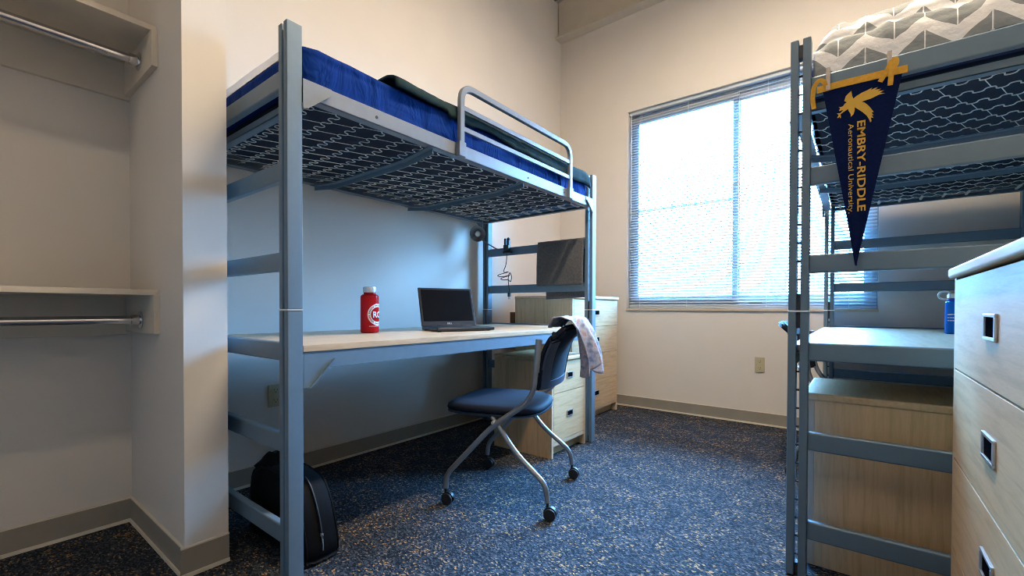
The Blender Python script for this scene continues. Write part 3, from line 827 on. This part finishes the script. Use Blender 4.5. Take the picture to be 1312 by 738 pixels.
# local y along the hinge, local x towards the user
LWd, LD = .34, .235
MB().box(.0,LD,0,LWd,.004,.022,.006,3).build('base', M['laptop'], lt)
kb = MB()
for r_ in range(5):
    for k in range(14): kb.box(.035+r_*.0185,.051+r_*.0185,.028+k*.0205,.046+k*.0205,.0215,.0235,.001,1)
kb.build('keyboard', M['keys'], lt)
MB().box(.150,.205,.12,.22,.0213,.0224,.0005).build('touchpad', M['keys'], lt)
ft = MB()
for x in (.02,.21):
    for y in (.02,.31): ft.box(x-.008,x+.008,y-.008,y+.008,0,.0045,.001)
ft.build('rubber_foot', M['rubber'], lt)
tilt = Matrix.Translation((.006,0,.022)) @ Matrix.Rotation(-math.radians(17),4,'Y')
sh_ = MB().box(-.009,0,.0,LWd,.0,.232,.005,3,M=tilt).build('screen_lid', M['laptop'], lt)
MB().box(.0,.0010,.014,LWd-.014,.030,.220,0,M=tilt).build('screen', M['screen'], sh_, 0)
MB().tube([(.004,.03,.021),(.004,.09,.021)], .007, 10).tube([(.004,.25,.021),(.004,.31,.021)], .007, 10).build('hinge', M['black'], sh_)
text_mesh('DELL', .014, sh_, 'maker_mark', M['cap'], lambda x, y, z: tuple(tilt @ Vector((.0012+z, LWd/2-.015+x, .010+y))), .0002, .0004, (.030,.009))

# ------------------------------------------------------------------ clip lamp on the far end rung of the left bed
YR = AY0+BLEN-PW+.011      # near face of the far rungs
cl_ = thing('clip_lamp', 'grey clip-on lamp with gooseneck and coiled cord on the far bed rung', 'lamp', (-2.19,YR,1.36))
o_ = Vector((-2.19,YR,1.36))
def rel(mb): bmesh.ops.transform(mb.bm, matrix=Matrix.Translation(-o_), verts=mb.bm.verts[:]); return mb
cen = Vector((-2.325,2.52,1.495)); aim = Vector((.62,-.70,-.12)).normalized()
rot = aim.to_track_quat('Z','Y').to_matrix().to_4x4()
Msh = Matrix.Translation(cen) @ rot
shade_prof = [(.018,-.085),(.026,-.080),(.030,-.055),(.050,-.030),(.060,.0)]
sh2 = MB().lathe([(.012,-.088),(.020,-.086),(.027,-.080),(.031,-.055),(.051,-.030),(.061,.0),(.0595,.0),(.049,-.029),(.029,-.053),(.012,-.070)], 36, Msh)
shade = rel(sh2).build('lamp_shade', M['lampgrey'], cl_, 40)
rel(MB().lathe([(.012,-.0685),(.0275,-.0525),(.0475,-.0285),(.0585,-.0005),(.0575,-.0005),(.0460,-.0285),(.0265,-.0505),(.012,-.0665)], 36, Msh)).build('reflector', M['lampin'], shade, 40)
rel(MB().lathe([(.010,-.072),(.012,-.055),(.021,-.030),(.024,-.016),(.018,-.004),(.006,.0)], 20, Msh)).build('bulb', M['white'], shade)
tail = Msh @ Vector((0,0,-.08))
rel(MB().tube(fillet([tail, tail+Vector((.02,.03,-.05)), (-2.27,YR-.03,1.385), (-2.215,YR-.02,1.395)], .05, 6), .0055, 8)).build('gooseneck', M['lampgrey'], cl_)
cp = MB().box(-2.215,-2.165,YR-.034,YR-.002,1.375,1.420,.004).box(-2.225,-2.150,YR-.030,YR-.0015,1.352,1.372,.006)
cp.box(-2.212,-2.192,YR-.030,YR-.012,1.415,1.470,.004).box(-2.182,-2.160,YR-.034,YR-.014,1.418,1.452,.004)
cp.lathe([(.004,-.014),(.013,-.010),(.014,.0),(.010,.010),(.003,.013)], 14, Matrix.Translation((-2.170,YR-.024,1.462)))
rel(cp).build('clamp', M['black'], cl_)
cord = [(-2.19,YR-.02,1.355),(-2.192,YR-.02,1.30),(-2.200,YR-.022,1.255),(-2.215,YR-.022,1.225)]
for k in range(41):
    u = k/40; ang = u*2*PI*2.0
    cord.append((-2.235+.062*math.cos(ang-1.2)*(1-.3*u)+.05*u, YR-.022-.008*math.sin(ang*2)-.004*u, 1.205+.024*math.sin(ang-1.2)-.055*u+.02*math.cos(ang)))
cord += [(-2.150,YR-.022,1.13),(-2.140,YR-.022,1.17),(-2.158,YR-.022,1.20),(-2.172,YR-.024,1.15),(-2.160,YR-.022,1.06),(-2.162,YR-.022,1.045)]
# smooth
sm = []
for i in range(len(cord)-1):
    P0 = Vector(cord[max(i-1,0)]); P1 = Vector(cord[i]); P2 = Vector(cord[i+1]); P3 = Vector(cord[min(i+2,len(cord)-1)])
    for q in range(4):
        k = q/4; sm.append(.5*(2*P1+(P2-P0)*k+(2*P0-5*P1+4*P2-P3)*k*k+(3*P1-P0-3*P2+P3)*k**3))
rel(MB().tube(sm, .0032, 6)).build('power_cord', M['black'], cl_)
rel(MB().box(-2.173,-2.151,YR-.032,YR-.012,1.012,1.046,.004).box(-2.168,-2.165,YR-.024,YR-.020,.994,1.014,0).box(-2.159,-2.156,YR-.024,YR-.020,.994,1.014,0)).build('plug', M['black'], cl_)

# towel over the upper far rung
tw = thing('towel', 'dark grey terry towel hung over the far rung of the left bed', 'towel', (-1.705,YR+.013,1.402))
o2 = Vector((-1.705,YR+.013,1.402))
def towel(x0, x1, zf, zb, off, fold):
    """front hem zf, rear hem zb"""
    def fn(u, v):
        x = x0+u*(x1-x0); z1 = 1.4045+off
        yf, yb = YR-.004-off, YR+.026+.004+off
        Lf = z1-zf; Lt = yb-yf; Lb = z1-zb; s = v*(Lf+Lt+Lb)
        if s < Lf: y, z = yf, zf+s
        elif s < Lf+Lt:
            k = (s-Lf)/Lt; y = yf+Lt*k; z = z1+.004*math.sin(PI*k)
        else: y, z = yb, z1-(s-Lf-Lt)
        if s < Lf or s > Lf+Lt:
            d = (z1-z); sg = -1 if s < Lf else 1
            y += sg*min(d,.2)*(.05*(.5+.5*math.sin(x*19+fold))) + sg*.004*(1+fbm(x*16, z*6, fold, 2))
        return (x+.004*fbm(z*8, fold, 0, 2), y, z)
    return fn
tb_ = MB().sheet(30, 44, towel(-1.900,-1.512,1.088,1.10,.009,0.3), .007)
rel2 = lambda mb: (bmesh.ops.transform(mb.bm, matrix=Matrix.Translation(-o2), verts=mb.bm.verts[:]), mb)[1]
rel2(tb_).build('towel_front', M['towel'], tw, 180)
tb_ = MB().sheet(30, 20, lambda u, v: (-1.865+u*.345, YR+.056+.003*fbm(u*6,v*4,1,2), 1.385-v*(.395-.012*u)), .007)
rel2(tb_).build('towel_back', M['towel'], tw, 180)

# ------------------------------------------------------------------ pennant on the near end of the right bed
YP = 1.762
pn = thing('pennant', 'navy and gold felt pennant hanging from the right bed', 'pennant', (0,YP,1.64))
def rp(mb): bmesh.ops.transform(mb.bm, matrix=Matrix.Translation((0,-YP,-1.64)), verts=mb.bm.verts[:]); return mb
def sub_tri(mb, A, B, Cc, n, y):
    """felt triangle as a fine grid with a soft ripple, 2 mm thick"""
    def fn(u, v):
        a = Vector(A).lerp(Vector(B), u); p = a.lerp(Vector(Cc), v*.995)
        return (p.x, y+.0025*math.sin(u*7+v*3)*v, p.y)
    mb.sheet(14, 30, fn, .002)
def ripple(x, z):
    """the ripple of the felt at (x, z)"""
    v = max(0, min(1, (1.628-z)/.572)); l = -.096+.091*v; r_ = .100-.105*v
    u = max(0, min(1, (x-l)/max(1e-4, r_-l))); return .0025*math.sin(u*7+v*3)*v
mb = MB(); sub_tri(mb, (-.097,1.634), (.101,1.634), (-.005,1.056), 20, YP)
felt = rp(mb).build('felt_triangle', M['felt'], pn, 60)
def strip(pts_a, pts_b, y, name, m, par, th=.002):
    mb = MB()
    A = [Vector(p) for p in pts_a]; B = [Vector(p) for p in pts_b]; n_ = len(A)
    mb.sheet(n_-1, 2, lambda u, v: tuple(A[round(u*(n_-1))].lerp(B[round(u*(n_-1))], v)), th)
    return rp(mb).build(name, m, par, 60)
strip([(-.112,YP-.004,1.650),(-.05,YP-.004,1.6525),(.04,YP-.004,1.652),(.112,YP-.004,1.650)], [(-.112,YP-.004,1.629),(-.05,YP-.004,1.631),(.04,YP-.004,1.630),(.112,YP-.004,1.628)], 0, 'gold_band', M['gold'], pn)
# tie at the left: a loop with a tail; bow at the right
def ribbon(path, w, name, wd=(0,0,1)):
    mb = MB(); P = [Vector(p) for p in path]
    mb.tube(fillet(P, .02, 5), sec=[(-w/2,-.0008),(w/2,-.0008),(w/2,.0008),(-w/2,.0008)], up=wd)
    return rp(mb).build(name, M['gold'], pn, 60)
ribbon([(-.088,YP-.006,1.640),(-.093,YP-.012,1.662),(-.108,YP-.014,1.668),(-.121,YP-.012,1.650),(-.125,YP-.010,1.615),(-.121,YP-.008,1.580)], .013, 'left_tie', (0,-1,0))
ribbon([(.048,YP-.009,1.617),(.062,YP-.011,1.640),(.074,YP-.012,1.668),(.084,YP-.013,1.676),(.087,YP-.014,1.662),(.079,YP-.014,1.645),(.074,YP-.014,1.632)], .013, 'bow', (0,-1,0))
ribbon([(.077,YP-.013,1.662),(.074,YP-.014,1.630),(.072,YP-.012,1.598)], .013, 'bow', (0,-1,0))
for x, zb in ((-.083,1.632),(.070,1.655)):
    MB_ = MB().tube([(x,BY0+.034,1.7085),(x,BY0+.010,1.7085),(x,YP-.0072,1.704),(x,YP-.0075,1.68),(x,YP-.0078,zb)], sec=[(-.0055,-.0007),(.0055,-.0007),(.0055,.0007),(-.0055,.0007)])
    rp(MB_).build('strap', M['strap'], pn, 60)
EAGLE = [(-0.022,1.612),(-0.02,1.596),(-0.017,1.586),(-0.009,1.592),(0.006,1.599),(0.018,1.602),(0.03,1.607),(0.026,1.6),(0.035,1.603),(0.043,1.604),(0.036,1.598),(0.051,1.597),(0.043,1.592),(0.058,1.59),(0.048,1.586),(0.06,1.581),(0.045,1.58),(0.028,1.574),(0.015,1.572),(0.004,1.571),(0.012,1.565),(0.021,1.554),(0.029,1.54),(0.034,1.531),(0.029,1.53),(0.034,1.521),(0.029,1.523),(0.034,1.512),(0.027,1.516),(0.029,1.504),(0.026,1.501),(0.023,1.511),(0.017,1.524),(0.008,1.536),(-0.003,1.548),(-0.013,1.558),(-0.013,1.548),(-0.016,1.537),(-0.023,1.53),(-0.023,1.539),(-0.029,1.552),(-0.03,1.557),(-0.037,1.553),(-0.045,1.548),(-0.049,1.546),(-0.048,1.534),(-0.051,1.533),(-0.051,1.539),(-0.055,1.535),(-0.058,1.536),(-0.054,1.544),(-0.059,1.551),(-0.054,1.55),(-0.05,1.549),(-0.046,1.553),(-0.042,1.558),(-0.052,1.556),(-0.053,1.559),(-0.05,1.564),(-0.054,1.57),(-0.049,1.568),(-0.043,1.569),(-0.039,1.576),(-0.033,1.579),(-0.04,1.585),(-0.039,1.588),(-0.036,1.599),(-0.03,1.605)]
ZP = YP-.0042
eg = MB().prism(EAGLE, ZP-.0006, ZP, lambda a,b_,d: (a,d,b_))
bmesh.ops.triangulate(eg.bm, faces=[f for f in eg.bm.faces if len(f.verts) > 4])
rp(eg).build('eagle_emblem', M['gold_print'], felt, 0)
# lettering runs down the felt, its tops towards +x
def down(x0, z0):
    def fn(x, y, z):
        X, Z = x0+y+.003*x/.28, z0-x
        return (X, ZP-.0002-z-0*ripple(X,Z), Z-1.64)
    return fn
def place(f): return lambda x, y, z: (f(x,y,z)[0], f(x,y,z)[1]-YP, f(x,y,z)[2])
text_mesh('EMBRY-RIDDLE', .03, felt, 'lettering', M['gold_print'], place(down(-.0065,1.512)), .0002, .0006, (.283,.0205))
text_mesh('Aeronautical University.', .02, felt, 'lettering', M['gold_print'], place(down(-.0335,1.509)), .0002, .0, (.284,.0185))

# ------------------------------------------------------------------ blue bottle on the right desk
b2 = thing('water_bottle', 'clear blue water bottle with white loop lid on the right desk', 'bottle', (.405,3.14,ZD), 0, 'water bottles')
MB().lathe([(.02,.0),(.041,.0),(.046,.003),(.0475,.008),(.0475,.158),(.046,.164),(.040,.168),(.02,.1685)], 48).build('bottle_body', M['bluebot'], b2, 50)
MB().lathe([(.02,.167),(.039,.1685),(.041,.170),(.041,.181),(.02,.1815)], 36).build('lid_collar', M['bluelid'], b2, 40)
lid = MB().lathe([(.02,.181),(.038,.1815),(.040,.184),(.040,.200),(.036,.205),(.02,.206)], 36).build('lid', M['white'], b2, 40)
lp = [(-.052+.023*math.cos(2*PI*k/28), -.020, .197+.020*math.sin(2*PI*k/28)) for k in range(28)]
MB().tube(lp, .0045, 8, closed=True).box(-.036,-.022,-.026,-.012,.180,.202,.002).build('carry_loop', M['white'], lid)
va = math.atan2(-3.14, -.405)-.75
def wr2(a, z, d=0): return ((.0481+d)*math.cos(va+a/.0475), (.0481+d)*math.sin(va+a/.0475), z)
pk = MB()
def quad(mb, x0, x1, z0, z1, k=6):
    for i in range(k):
        xa, xb = x0+(x1-x0)*i/k, x0+(x1-x0)*(i+1)/k
        mb.bm.faces.new([mb.bm.verts.new(wr2(x,z)) for x, z in ((xa,z0),(xb,z0),(xb,z1),(xa,z1))])
# wing mark above two lines of small print
for i in range(8):
    xa, xb = -.006+i*.005, -.006+(i+1)*.005; h = lambda q: max(.0006, .006*(1-((q-.008)/.028)**2))
    pk.bm.faces.new([pk.bm.verts.new(wr2(x,z)) for x, z in ((xa,.096+.1*max(0,xa)),(xb,.096+.1*max(0,xb)),(xb,.096+.1*max(0,xb)+h(xb)),(xa,.096+.1*max(0,xa)+h(xa)))])
pk.build('wing_mark', M['white'], b2, 0)
pk = MB()
for j, z in enumerate((.080,.066)):
    x = -.006
    for k in range(9 if j else 7):
        wd = (.0045,.0035,.0052,.004)[k%4]; quad(pk, x, x+wd, z, z+.006, 2); x += wd+.0016
pk.build('small_print', M['white'], b2, 0)

# ------------------------------------------------------------------ bag under the left bed
bg = thing('duffel_bag', 'black zipped bag standing on the carpet behind the near bed post', 'bag', (-1.75,.84,0))
def bagp(mb): bmesh.ops.transform(mb.bm, matrix=Matrix.Translation((1.75,-.84,0)), verts=mb.bm.verts[:]); return mb
outl = [(-1.98,.006),(-1.57,.006),(-1.532,.02),(-1.526,.055),(-1.536,.10),(-1.556,.16),(-1.585,.215),(-1.62,.258),(-1.67,.280),(-1.78,.292),(-1.90,.285),(-1.965,.26),(-1.992,.20),(-2.0,.10),(-1.995,.03)]
fine = []
for i in range(len(outl)):
    P0, P1, P2, P3 = [Vector(outl[(i+q)%len(outl)]) for q in (-1,0,1,2)]
    for q in range(4):
        k = q/4; fine.append(.5*(2*P1+(P2-P0)*k+(2*P0-5*P1+4*P2-P3)*k*k+(3*P1-P0-3*P2+P3)*k**3))
cb = Vector((-1.73,.14)); rings = []; mb = MB()
for y, g in ((.765,.70),(.767,.84),(.773,.92),(.785,.965),(.81,1.0),(.86,1.0),(.890,.985),(.905,.94),(.912,.86),(.914,.70)):
    rings.append([mb.bm.verts.new((cb.x+(p.x-cb.x)*g, y+.004*fbm(p.x*9,p.y*9,y*9,2), max(.004, (.0 if g < 1 else 0)+cb.y+(p.y-cb.y)*g))) for p in fine])
k_ = len(fine)
for A, B in zip(rings, rings[1:]):
    for j in range(k_): mb.bm.faces.new([A[j],A[(j+1)%k_],B[(j+1)%k_],B[j]])
mb.bm.faces.new(rings[0]); mb.bm.faces.new(rings[-1][::-1]); bmesh.ops.recalc_face_normals(mb.bm, faces=mb.bm.faces[:])
bagp(mb).build('bag_body', M['bag'], bg, 50)
# piping round both faces, top flap, handle, zip, rings
for y in (.781,.898):
    bagp(MB().tube([(cb.x+(p.x-cb.x)*.965, y, max(.008,cb.y+(p.y-cb.y)*.965)) for p in fine], .004, 6, closed=True)).build('piping', M['bag'], bg)
bagp(MB().tube(fillet([(-1.88,.84,.283),(-1.87,.838,.325),(-1.80,.835,.340),(-1.74,.835,.328),(-1.71,.84,.281)], .05, 6), sec=[(-.016,-.005),(.016,-.005),(.016,.005),(-.016,.005)], up=(0,1,0))).build('carry_handle', M['bag'], bg)
bagp(MB().sheet(14, 8, lambda u, v: (-1.985+u*.20, .79+v*.10, .262+.07*math.sin(PI*min(1,u*1.15+.08))*math.sin(PI*(v*.8+.1))+.012*fbm(u*5,v*5,1,2)), .012)).build('top_flap', M['bag'], bg, 180)
zp = []
for i, p in enumerate(fine):
    if -1.66 < p.x and p.y > .07: zp.append((p.x+.0015, .835, p.y+.003))
zp.sort(key=lambda q: -q[2])
bagp(MB().tube(zp, sec=[(-.008,-.002),(.008,-.002),(.008,.002),(-.008,.002)], up=(0,1,0))).build('zip', M['pin'], bg)
bagp(MB().tube(fillet([(-1.628,.765,.236),(-1.618,.762,.222),(-1.612,.761,.205)], .01, 3), .0028, 6).box(-1.634,-1.624,.758,.770,.232,.244,.003)).build('zip_pull', M['dull'], bg)
ringp = [(-1.590+.015*math.cos(a), .762, .172+.016*math.sin(a)) for a in [PI+PI*k/12 for k in range(13)]]
bagp(MB().tube([(-1.605,.764,.178)]+ringp+[(-1.575,.764,.178)], .0022, 8)).build('strap_ring', M['dull'], bg)
bagp(MB().tube([(-1.532,.835,.100),(-1.524,.834,.088),(-1.520,.834,.066),(-1.521,.834,.050)], .0028, 8).box(-1.537,-1.526,.830,.840,.096,.108,.003)).build('zip_pull', M['dull'], bg)

# dark clothes heap beside the bag
def heap(u, v):
    a = 2*PI*u; r_ = math.sin(PI*min(1,v)*.5)
    x = -2.10+.09*r_*math.cos(a)*(1+.2*fbm(math.cos(a)*2,math.sin(a)*2,v*2,2)); y = .90+.085*r_*math.sin(a)*(1+.2*fbm(math.cos(a)*2,math.sin(a)*2,3+v*2,2))
    z = .004+.10*math.cos(PI*v*.5)**.7*(1+.35*fbm(x*14,y*14,1,2))
    return (x, y, max(.004, z))

# ------------------------------------------------------------------ ceiling lights (the room's own lamps, above the frame)
def ceiling_light(label, LX, LY, LZ, st):
    cg = thing('ceiling_light', label, 'lamp', (LX,LY,H), 0, 'ceiling lights')
    MB().box(-.09,.09,-.62,.62,LZ-H+.012,LZ-H+.085,.006).build('housing', M['white'], cg)
    MB().box(-.075,.075,-.60,.60,LZ-H,LZ-H+.010,.002).build('diffuser', emit('lamp_diffuser', (1,.82,.61,1), st), cg)
    for y in (-.5,.5): MB().tube([(0,y,LZ-H+.08),(0,y,-.04)], .003, 6).build('hanger', M['metal'], cg)
ceiling_light('long suspended ceiling light between the two loft beds', -.30, 1.95, 3.6, 185)
ceiling_light('long suspended ceiling light over the entrance by the closet', -.36, -.55, 3.6, 24)

# ------------------------------------------------------------------ daylight
wd = bpy.data.worlds.new('sky'); S.world = wd; wd.use_nodes = True
# bright overcast sky, paler and dimmer towards the horizon, dark ground below
bgn = wd.node_tree.nodes['Background']
nt = wd.node_tree; tcw = nt.nodes.new('ShaderNodeTexCoord'); spw = nt.nodes.new('ShaderNodeSeparateXYZ')
nt.links.new(tcw.outputs['Generated'], spw.inputs[0])
def wmap(f0, f1, t0, t1, interp='SMOOTHSTEP'):
    n = nt.nodes.new('ShaderNodeMapRange'); n.interpolation_type = interp
    for k_, v_ in (('From Min',f0),('From Max',f1),('To Min',t0),('To Max',t1)): n.inputs[k_].default_value = v_
    nt.links.new(spw.outputs[2], n.inputs['Value']); return n.outputs[0]
st1 = wmap(-.03, .01, 15.0, 68.0); st2 = wmap(.12, .42, 0.0, 75.0)
sm_ = nt.nodes.new('ShaderNodeMath'); sm_.operation = 'ADD'; nt.links.new(st1, sm_.inputs[0]); nt.links.new(st2, sm_.inputs[1])
nt.links.new(sm_.outputs[0], bgn.inputs['Strength'])
mxw = nt.nodes.new('ShaderNodeMixRGB'); nt.links.new(wmap(.05, .45, 0, 1), mxw.inputs['Fac'])
mxw.inputs['Color1'].default_value = (.20,.55,1,1); mxw.inputs['Color2'].default_value = (.20,.53,1,1)
nt.links.new(mxw.outputs['Color'], bgn.inputs['Color'])
pl = bpy.data.lights.new('window_portal', 'AREA'); pl.shape = 'RECTANGLE'; pl.size = WX1-WX0; pl.size_y = WZ1-WZ0; pl.cycles.is_portal = True
po = bpy.data.objects.new('window_portal', pl); COL.objects.link(po); po.location = ((WX0+WX1)/2, 4.16, (WZ0+WZ1)/2); po.rotation_euler = (-PI/2,0,0)

# ------------------------------------------------------------------ camera (16 mm lens, frame shifted as in the photograph)
W_, H_ = 1312, 738
f_, cx, cy = 568.4321, 666.0343, 402.4275
yw, pt, rl = math.radians(37.273), math.radians(-.6966), math.radians(.1551)
fw = Vector((-math.sin(yw)*math.cos(pt), math.cos(yw)*math.cos(pt), math.sin(pt)))
rt = Vector((math.cos(yw), math.sin(yw), 0)); up = rt.cross(fw)
Rv = rt*math.cos(rl)+up*math.sin(rl); Uv = -rt*math.sin(rl)+up*math.cos(rl)
cam = bpy.data.cameras.new('camera'); co = bpy.data.objects.new('camera', cam); COL.objects.link(co)
cam.sensor_fit = 'HORIZONTAL'; cam.sensor_width = 36; cam.lens = f_/W_*36
cam.shift_x = (W_/2-cx)/W_; cam.shift_y = (cy-H_/2)/W_; cam.clip_start = .02
co.matrix_world = Matrix(((Rv.x,Uv.x,-fw.x,0),(Rv.y,Uv.y,-fw.y,0),(Rv.z,Uv.z,-fw.z,.92),(0,0,0,1)))
S.camera = co

S.view_settings.view_transform = 'Standard'; S.view_settings.look = 'None'
S.view_settings.exposure = 0.22; S.view_settings.gamma = 1.0; S.view_settings.use_curve_mapping = False
S.cycles.use_denoising = True; S.cycles.filter_width = 1.0
S.cycles.max_bounces = 10; S.cycles.diffuse_bounces = 2; S.cycles.transparent_max_bounces = 12
S.cycles.sample_clamp_indirect = 8; S.cycles.caustics_reflective = False; S.cycles.caustics_refractive = False
